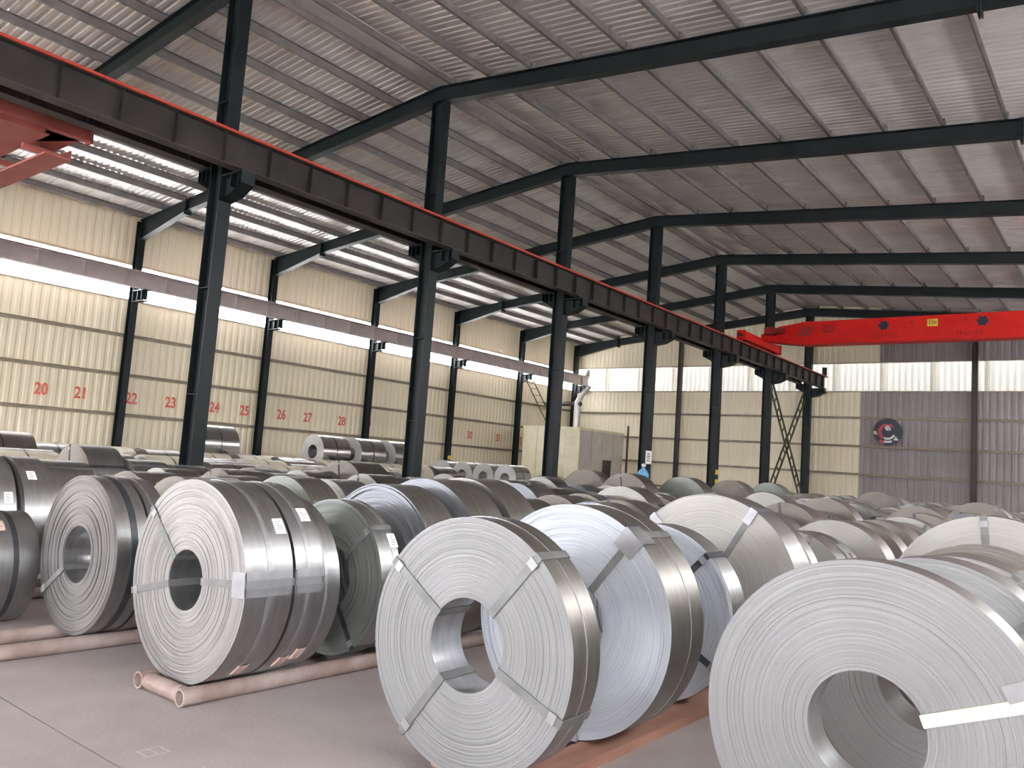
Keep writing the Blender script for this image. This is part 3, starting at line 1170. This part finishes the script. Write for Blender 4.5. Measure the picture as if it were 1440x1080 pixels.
def coil(label, x, y, r, w, rb=.235, lift=.055, yaw=0.0, straps=(), hoops=(), tags=(), plates=(), face='f_grey', rim='rim',
         rings=26, seg=96, seed=1, jit=.003, smat='strap', swidth=.045, z=None, group=None, cone=0.0, hmat='strap', name='steel_coil'):
    zc_ = r + .006
    for cx, ca_, cb_, hf, rp in CRADLES:
        if abs(cx - x) < .3 and ca_ - .4 < y < cb_:
            zc_ = .06 + .003 + math.sqrt(r * r - (.15 - abs(x - cx)) ** 2) if rp == .06 else rp + .009 + max(math.sqrt((r + rp) ** 2 - (x - cx - s * hf) ** 2) for s in (-1, 1))
    t = thing(name, label, 'coil', (x, y, zc_ if z is None else z), (0, 0, yaw), group)
    occ.append((x, y, w, r))
    link('windings', coil_mesh(r, rb, w, rings, seg, seed, face, rim, jit, cone), t)
    for q in straps:
        ang, mt = (q if isinstance(q, tuple) else (q, smat))
        s = link('strap', strap_mesh(r, rb, w, math.radians(ang), swidth, mt), t)
        a = math.radians(ang)
        # crimp seal on the strap
        mb = MB()
        rr = rb + (r - rb) * .88
        ca, sa = math.cos(a), math.sin(a)
        e = swidth * .58
        for d0, d1 in ((-.022, .022),):
            p = []
            for yy in (-.012, -.006):
                for dd, ee in ((d0, -e), (d1, -e), (d1, e), (d0, e)):
                    p.append(((rr + dd) * ca - ee * sa, yy, (rr + dd) * sa + ee * ca))
            mb.hexa(p)
        mb.obj('seal', 'sealsteel', s)
    for q in hoops:
        f, mt, wd = (q if isinstance(q, tuple) else (q, hmat, .032))
        yy = w * f
        link('hoop_band', arc_mesh(r, yy - wd / 2, yy + wd / 2, 0, 2 * PI, mt, .004, 'hoop_band', 64), t)
    for f, ang, mt in tags:
        a = math.radians(ang)
        h = .055 / r
        yy = w * f
        g = link('paper_tag', arc_mesh(r, yy - .036, yy + .036, a - h, a + h, mt, .007, 'paper_tag', 3), t)
        g['label'] = '%s paper tag' % ('pink' if mt == 'pink' else 'white')
        for q, pa, pb in ((-.6, -.02, .01), (-.3, -.024, .022), (0, -.02, .024), (.3, -.024, .004), (.6, -.024, .02)):
            link('print', arc_mesh(r + .0065, yy + pa, yy + pb, a + h * q - .035 * h, a + h * q + .035 * h, 'ink', .0015, 'print', 1), g)
    for f0, f1, ang, hw in plates:
        a = math.radians(ang)
        h = hw / r
        g = link('corner_guard', arc_mesh(r, f0 * w, f1 * w, a - h, a + h, 'plate', .009, 'corner_guard', 3), t)
        if f0 <= .05:
            mb = MB()
            ca, sa = math.cos(a), math.sin(a)
            p = []
            for yy in (-.013, -.009):
                for rr, ee in ((r - .12, -hw), (r + .008, -hw), (r + .008, hw), (r - .12, hw)):
                    p.append((rr * ca - ee * sa, yy, rr * sa + ee * ca))
            mb.hexa(p)
            mb.obj('guard_lip', 'plate', g)
        g['label'] = 'bright metal corner guard under the strap'
    return t


def cradle(label, x, y0, y1, half=.245, r=.055, cross=True, mat='pipe'):
    if mat == 'timber':
        t = thing('timber_skid', label, 'skid', (x, y0, 0))
        for s in (-1, 1):
            mb = MB()
            xs_ = sorted((s * half, s * (half + (.2 if s > 0 else .1))))
            mb.box(xs_[0], xs_[1], 0 if s > 0 else .06, y1 - y0, 0, r)
            mb.obj('timber', mat, t)
        return t
    t = thing('pipe_cradle', label, 'cradle', (x, y0, 0), None, 'red pipe cradles')
    for s in (-1, 1):
        mb = MB()
        mb.tube((s * half, 0, r), (s * half, y1 - y0, r), r, 14, r * .78)
        mb.obj('pipe', mat, t)
    if cross:
        mb = MB()
        mb.tube((-half + r, r * .9, r), (half - r, r * .9, r), r * .95, 14, r * .7)
        mb.obj('cross_pipe', mat, t)
    return t


NEAR = dict(rings=46, seg=144)
# --- row nearest the right edge (x about -0.8)
coil('very large pale grey coil in the right foreground, cut by the picture edge', -.823, 3.314, .623, .17, .213, straps=[(22, 'strapyellow'), 255], face='f_light', seed=11, jit=.0016, plates=[(.0, .5, 27, .03)], **NEAR)
coil('pale coil tucked directly behind the very large right foreground coil', -.84, 4.55, .60, .30, .24, straps=[150, 40], face='f_light', seed=12, rings=34, seg=120)
coil('dark-rimmed grey coil third from the front in the right edge row', -.85, 5.35, .585, .42, .24, straps=[60], face='f_grey', rim='rimwarm', seed=13)
coil('dull grey coil fourth from the front in the right edge row', -.85, 6.05, .60, .36, .24, face='f_warm', rim='rimwarm', seed=14)
coil('broad greenish white coil standing tall behind the right foreground coils', -.85, 6.74, .69, .34, .25, straps=[95], face='f_pale', rim='rimwarm', seed=15)
# --- row of the white front coil (x about -2.7)
coil('bright white-grey coil with four cross straps in the front centre', -2.683, 3.175, .634, .245, .231, yaw=.034, straps=[50, 146, 233, -23], hoops=[(.5, 'plate', .006)], face='f_light', rim='rimwarm', seed=21, jit=.0014, **NEAR)
coil('bluish white coil second behind the strapped front centre coil', -2.665, 4.072, .667, .40, .236, straps=[52], hoops=[(.6, 'plate', .006)], plates=[(0, .35, 52, .07), (0, .3, -86, .07)], face='f_blue', rim='rimwarm', seed=22, jit=.004, **NEAR)
coil('blue-grey loosely wound coil with two dark straps, third behind the front centre coil', -2.71, 5.14, .60, .26, .25, straps=[(46, 'strapdark'), (-30, 'strapdark')], face='f_blue', rim='rim', seed=23, jit=.007, cone=.05, rings=40, seg=128)
coil('large light grey coil with steel strap behind the blue-grey coil', -2.70, 6.07, .71, .34, .25, straps=[(60, 'strap'), (135, 'strapdark')], plates=[(0, .4, 60, .032), (0, .4, 135, .03)], face='f_pale', rim='rim', seed=24, rings=36, seg=128)
coil('smooth-sided coil just behind the large light grey coil', -2.7, 6.55, .66, .30, .25, hoops=[.4], face='f_grey', rim='rimwarm', seed=25)
coil('low grey coil with pale front before the striped run at right', -2.7, 7.93, .57, .28, .24, straps=[70], face='f_pale', rim='rim', seed=26)
coil('dull low coil squeezed in the striped run at right', -2.7, 8.32, .56, .30, .24, hoops=[(.5, 'strapdark', .03)], face='f_grey', rim='rim', seed=27, plates=[(.1, .8, 50, .06)])
coil('pale arched coil leading the striped run at right', -2.7, 9.34, .61, .36, .24, face='f_pale', rim='rimwarm', seed=28)
coil('grey coil behind the pale arched one in the striped run at right', -2.7, 10.2, .60, .36, .24, face='f_warm', rim='rimwarm', seed=29)
coil('brown-topped coil near the end of the striped run at right', -2.75, 11.3, .60, .5, .24, face='f_warm', rim='rimwarm', seed=30)
coil('olive brown coil beyond the striped run at right', -3.2, 16.1, .67, .5, .24, face='f_warm', rim='rimwarm', seed=31)
coil('far coil with striped rim near the right edge, below the wind post', -3.0, 21.7, .73, .6, .25, straps=[60], face='f_warm', rim='rim', seed=32)
# --- row of the triple bundle (x about -4.85)
coil('silver coil with three straps, front of the triple bundle at left', -4.83, 2.90, .64, .345, .19, yaw=.015, straps=[139, 194, 5], hoops=[(.5, 'plate', .03)], tags=[(.85, 37, 'white'), (.55, -52, 'pink')], plates=[(0, .95, 5, .075)], face='f_grey', rim='rim', seed=41, jit=.0022, lift=.057, **NEAR)
coil('silver coil with hoop band, middle of the triple bundle at left', -4.84, 3.275, .64, .215, .20, yaw=.015, straps=[5], hoops=[(.45, 'plate', .028)], tags=[(.7, 45, 'white'), (.5, -50, 'pink'), (.95, -44, 'pink')], plates=[(.0, .9, 5, .075)], face='f_grey', rim='rim', seed=42, rings=20, seg=128, lift=.057)
coil('slightly smaller silver coil at the back of the triple bundle at left', -4.85, 3.52, .595, .16, .20, yaw=.015, hoops=[(.25, 'plate', .025)], face='f_grey', rim='rim', seed=43, rings=20, seg=128, lift=.06)
coil('dark grey grooved coil with white tag behind the triple bundle', -4.87, 4.10, .578, .19, .24, straps=[(44, 'strap'), (-55, 'strapdark')], hoops=[(.72, 'plate', .02)], tags=[(.85, 33, 'white')], face='f_green', rim='rim', seed=44, jit=.005, rings=36, seg=120)
coil('blue-grey coil with open loose windings behind the dark grooved coil', -4.87, 4.56, .64, .34, .24, straps=[(140, 'strap')], plates=[(0, .4, 140, .05)], face='f_slate', rim='rimwarm', seed=45, jit=.012, rings=28, seg=120)
coil('wide smooth grey coil with crumpled tag behind the blue-grey loose coil', -4.86, 5.05, .67, .42, .24, tags=[(.5, 30, 'white')], face='f_slate', rim='rimwarm', seed=46)
coil('dusky coil behind the wide smooth grey one, left of the front centre', -4.86, 5.55, .68, .40, .24, face='f_grey', rim='rimwarm', seed=47)
coil('brown-rimmed coil carrying a white card on its top at right', -4.9, 16.25, .68, .5, .24, tags=[(.2, 88, 'white')], face='f_warm', rim='rimwarm', seed=49)
# --- row x about -6.5
coil('grey grooved coil left of the triple bundle, front of its pair', -6.44, 2.94, .60, .24, .215, yaw=.02, straps=[(215, 'strap')], hoops=[(.55, 'strapdark', .05)], face='f_dim', rim='rim', seed=51, jit=.003, **NEAR)
coil('grey coil with bright rim, rear of the pair left of the triple bundle', -6.45, 3.21, .60, .15, .215, yaw=.02, hoops=[(.3, 'plate', .01)], face='f_grey', rim='rim', seed=52)
coil('smooth dark-sided coil behind the pair left of the triple bundle', -6.5, 3.72, .60, .55, .24, face='f_warm', rim='rim', seed=53)
coil('grey coil with bright strap end just behind the triple bundle', -6.5, 4.8, .62, .34, .24, straps=[40], face='f_green', rim='rimwarm', seed=54, rings=22)
coil('green-grey low coil with dark strap stubs behind the dark grooved coil', -6.5, 5.84, .59, .5, .24, straps=[(100, 'strapdark')], face='f_green', rim='rimwarm', seed=55)
coil('teal-grey coil left of the bluish white coil', -6.5, 8.45, .57, .5, .24, straps=[100], face='f_green', rim='rimwarm', seed=56)
coil('soft brown coil behind the teal-grey coil', -6.5, 9.35, .60, .55, .24, face='f_warm', rim='rimwarm', seed=57)
coil('pinkish arched coil with dark strap above the bluish white coil', -6.5, 11.2, .68, .5, .25, straps=[(38, 'strapdark')], plates=[(0, .5, 38, .05)], face='f_pale', rim='rimwarm', seed=58, rings=24)
coil('pale striped coil in the middle distance below the cross bracing', -6.5, 17.4, .68, .3, .25, straps=[30], face='f_pale', rim='rim', seed=59)
coil('dark-sided coil close behind the pale striped coil below the cross bracing', -6.5, 17.85, .64, .6, .25, hoops=[(.5, 'plate', .05)], face='f_pale', rim='rim', seed=60)
coil('grey arched far coil below the round emblem', -6.5, 26.8, .76, .8, .25, face='f_warm', rim='rimwarm', seed=61)
# --- row x about -8.6
coil('small leftmost foreground coil with dark hoop band, cut by the left edge', -7.56, 2.60, .45, .36, .2, hoops=[(.52, 'strapdark', .04)], tags=[(.25, 52, 'pink')], face='f_grey', rim='rim', seed=71, rings=30, seg=120)
coil('coil with white tag behind the leftmost foreground coil, against the left edge', -8.68, 2.84, .62, .27, .24, tags=[(.75, 24, 'white')], face='f_grey', rim='rim', seed=72)
coil('grey coil with tagged dark rim upper left, behind the leftmost foreground coil', -8.60, 3.15, .63, .25, .24, tags=[(.35, 48, 'white')], face='f_grey', rim='rim', seed=73)
coil('low dark coil with white tag between the left edge and the grooved pair', -8.6, 4.35, .58, .50, .24, tags=[(.4, 50, 'white')], face='f_warm', rim='rimwarm', seed=74)
coil('grey coil in front of the nearest column, above the triple bundle', -8.6, 5.33, .61, .6, .24, face='f_warm', rim='rimwarm', seed=75, rings=22)
coil('warm grey coil far left of the bluish white coil', -8.6, 12.0, .60, .5, .24, face='f_warm', rim='rimwarm', seed=76)
coil('green-grey large coil in the middle distance below the fifth column', -9.9, 20.3, .78, .6, .25, face='f_green', rim='rim', seed=77, rings=22)
# --- rows x about -10.6 and -12.6
coil('coil with lit pale face left of the nearest column foot', -10.6, 5.77, .60, .5, .24, tags=[(.4, 50, 'white')], face='f_pale', rim='rimwarm', seed=81)
coil('dark-sided coil right of the nearest column foot', -10.7, 6.75, .61, .7, .24, straps=[(110, 'strapdark')], face='f_warm', rim='rimwarm', seed=82)
coil('sandy arched coil with jagged lower edge before the second column', -10.6, 9.46, .62, .6, .24, straps=[(100, 'strapdark')], face='f_pale', rim='rimwarm', seed=83)
coil('small rounded coil right of the row of upright bores', -10.6, 14.7, .67, .5, .24, face='f_pale', rim='rimwarm', seed=84)
coil('dusty coil below the blue bag on the fourth column', -10.7, 18.6, .78, .6, .25, straps=[40, (100, 'strapdark')], face='f_warm', rim='rimwarm', seed=85)
coil('brown dark-based coil with bright top spot below the fifth column', -10.6, 25.2, .78, .6, .25, straps=[55], face='f_warm', rim='rimwarm', seed=86)
coil('greenish far coil between the fifth and sixth columns', -10.8, 29.2, .78, .6, .25, face='f_green', rim='rim', seed=87)
coil('tall dusty coil with dark rim left of the nearest column', -12.95, 5.67, .71, .55, .24, straps=[(100, 'strapdark'), (35, 'strapdark')], face='f_warm', rim='rim', seed=88, rings=22)
coil('tall brown coil with dark strap in front of the silver wide coils', -12.6, 10.7, .71, .8, .24, straps=[(100, 'strapdark')], face='f_warm', rim='rimwarm', seed=89, rings=22)
coil('broad domed coil with pale lip right of the third column', -12.6, 19.6, .79, .5, .25, hoops=[(.2, 'plate', .12)], face='f_warm', rim='rimwarm', seed=90, rings=22)
coil('yellow-green edged small coil at the foot of the third column', -12.6, 17.6, .66, .5, .24, straps=[30], face='f_green', rim='rimwarm', seed=91)

# cradles of red pipe under the front ends of the rows
for (cx, ca_, cb_, hf, rp), lab, crs, mt in zip(CRADLES, ('red pipe cradle with open ends under the triple bundle at left', 'pipe cradle under the grooved pair left of the triple bundle',
                                                          'pipe cradle behind the leftmost foreground coil', 'pair of red-brown timbers under the front centre coils', 'pipe cradle under the right foreground coils'),
                                      (True, False, False, False, False), ('pipe', 'pipe', 'pipe', 'timber', 'pipe')):
    cradle(lab, cx, ca_, cb_, hf, rp, crs, mt)


# --- filler coils packed in the rows behind: shared meshes
rnd = random.Random(5)
protos = []
for i in range(8):
    fm = ['f_warm', 'f_grey', 'f_pale', 'f_green', 'f_warm', 'f_grey', 'f_warm', 'f_slate'][i]
    rm = ['rimwarm', 'rim', 'rimwarm', 'rim', 'rimwarm', 'rimwarm', 'rim', 'rim'][i]
    protos.append((coil_mesh(.6, .24, .4, 14, 64, 200 + i, fm, rm, .004), strap_mesh(.6, .24, .4, math.radians(rnd.choice((40, 60, 100, 130))), .04, rnd.choice(('strap', 'strapdark')))))


def free(x, y, w, r):
    for ox, oy, ow, orr in occ:
        if abs(ox - x) < orr + r + .02 and y < oy + ow + .04 and y + w > oy - .04:
            return False
    return True


TONES = ['brownish', 'grey', 'pale', 'greenish', 'warm brown', 'dull grey', 'tan', 'slate blue']
HIDDEN = {3, 5, 17, 18, 29, 31, 35, 36, 37, 38, 42, 43, 44, 45, 46, 56, 70, 71, 72, 73, 74, 75, 76, 100, 102, 103, 104, 105, 106, 120, 123, 127, 135, 136, 137, 143, 144, 146, 147, 148, 149, 150, 159, 160, 161, 165, 170, 171, 172, 173, 176, 177, 181, 182, 183, 184, 186, 216, 217, 232, 241, 242, 243, 244, 252, 253, 259, 260, 263, 266, 267, 268, 291, 292, 294, 295, 296, 302, 303, 308, 309, 310, 312, 313, 314, 315, 316, 317, 318, 319, 320}
HIDDEN_WIDE = {15, 16, 17, 20, 32, 33, 40, 41, 53, 57, 61, 65, 66, 67, 69, 70, 71, 72, 73, 74, 75, 76, 77, 78, 79, 80}


def filler(x, y, s, sy, label, group, i):
    occ.append((x, y, .4 * sy, .6 * s))
    if i in HIDDEN:
        return None
    pm, st = protos[i % 8]
    label = '%s-faced %s' % (TONES[i % 8], label)
    group = '%s %s' % (TONES[i % 8], group)
    t = thing('steel_coil', label, 'coil', (x, y, .6 * s + .002), None, group)
    for nm, me in (('windings', pm),) + ((('strap', st),) if y < 25 else ()):
        o = link(nm, me, t)
        o.scale = (s, sy, s)
    return t


rows = [(-2.75, 12.2, 34, 'first row left of the right edge row'), (-4.86, 7.0, 38, 'second row left of the right edge row'), (-6.5, 6.6, 40, 'third row left of the right edge row'),
        (-8.6, 6.3, 40, 'fourth row left of the right edge row'), (-10.65, 3.6, 41, 'fifth row left of the right edge row'), (-12.6, 4.2, 42, 'row beside the middle columns')]
i = 0
for rx, ya, yb_, where in rows:
    y = ya
    while y < yb_:
        i += 1
        s = rnd.uniform(.90, 1.06)
        sy = rnd.uniform(.9, 1.5)
        x = rx + rnd.uniform(-.06, .06)
        if free(x, y, .4 * sy, .6 * s):
            filler(x, y, s, sy, 'slit coil packed low in the %s' % where, 'packed coils, %s' % where, i)
            y += .4 * sy + rnd.uniform(.12, .3) + max(0, y - 12) * .035
        else:
            y += .12


# --- wide coils on the left aisle floor and stacked by the numbered wall
def wide_mesh(r, rb, w, seed, face, rim, seg=64):
    return coil_mesh(r, rb, w, 12, seg, seed, face, rim, .0025)


wide = [wide_mesh(.62, .25, 1.2, 300, 'f_pale', 'wrap'), wide_mesh(.62, .25, 1.2, 301, 'f_grey', 'rim'), wide_mesh(.62, .25, 1.2, 302, 'f_warm', 'rimwarm'),
        wide_mesh(.62, .25, 1.2, 303, 'f_bright', 'rim_bright', 96)]
whoop = arc_mesh(.62, .58, .61, 0, 2 * PI, 'strapdark', .004, 'hoop_band', 48)


def wide_coil(label, x, y, z, s=1.0, sy=1.0, k=0, group=None):
    t = thing('wide_coil', label, 'coil', (x, y, z), None, group)
    for nm, me in (('windings', wide[k]), ('hoop_band', whoop)):
        o = link(nm, me, t)
        o.scale = (s, sy, s)
    return t


WL = ['cream paper wrapped wide coil', 'grey banded wide coil', 'brown-grey banded wide coil']
WR = ['first', 'second', 'third', 'fourth', 'fifth', 'sixth']
n_ = 0
for j, (rx, y0_, y1_) in enumerate(((-17.2, 6.0, 30), (-19.2, 5.2, 30), (-21.3, 9.4, 27), (-23.55, 9.2, 26), (-25.4, 8.5, 26), (-27.4, 9.0, 27))):
    y = y0_
    q = 0
    while y < y1_:
        s = rnd.uniform(.9, 1.0) if j != 3 and j != 4 else 1.02
        x = rx + (rnd.uniform(-.04, .04) if j not in (3, 4) else 0)
        n_ += 1
        k = (0, 1, 0, 2, 0)[(q + 2 * j) % 5]
        az = math.degrees(math.atan2(-x, y + .6))
        if (n_ not in HIDDEN_WIDE or (j in (3, 4) and 12.5 < y < 25.5)) and not (36.3 < az < 44.8 and y > 13.5 and j not in (3, 4)):
            wl = '%s low in the %s row left of the middle columns' % (WL[k], WR[j])
            t = wide_coil(wl, x, y, .62 * s + .002, s, 1.0, k, wl)
        y += 1.45 + rnd.uniform(0, .15)
        q += 1
R1, R2 = .62 * 1.02, .65
zc = R1 + .002 + math.sqrt((R1 + R2) ** 2 - .925 ** 2) + .012
SB = R2 / .62
for lab, y, k in (('silver wide coil with open bore stacked by the wall under number 28', 19.3, 3),
                  ('silver wide coil behind the open-bored one, stacked by the wall', 21.15, 3),
                  ('silver wide coil half behind the second column, white square on its face', 22.95, 3),
                  ('silver wide coil right of the nearest column, stacked under number 25', 14.45, 3)):
    t = wide_coil(lab, -24.475, y, zc, SB, 1.08, k, 'wide coils on the upper tier')
mb = MB()
mb.box(-.62, -.44, -.012, -.004, -.12, .12)
o = mb.obj('paper_tag', 'white', [c for c in COL.objects if c.get('label', '').startswith('silver wide coil half behind')][0])
o['label'] = 'white square paper tag'
t = wide_coil('broad dull coil at the left edge under the number 20', -22.4, 7.15, .77, .765 / .62, 1.25, 2)

# short row of upright bores on two timbers at the far end of the left aisle
tm = thing('timber_skid', 'pair of timbers under the four coils with open bores', 'skid', (-25.0, 29.3, 0))
for yy in (.12, .9):
    mb = MB()
    mb.box(-2.9, 2.9, yy, yy + .2, 0, .24)
    mb.obj('timber', 'timber', tm)
for q, xx in enumerate((-27.1, -25.78, -24.46, -23.14)):
    wide_coil('%s of the four grey coils standing bore forward left of the third column' % ['leftmost', 'second', 'third', 'rightmost'][q], xx, 29.3, .245 + .65, .65 / .62, 1.0, 3, 'coils with bores facing forward')
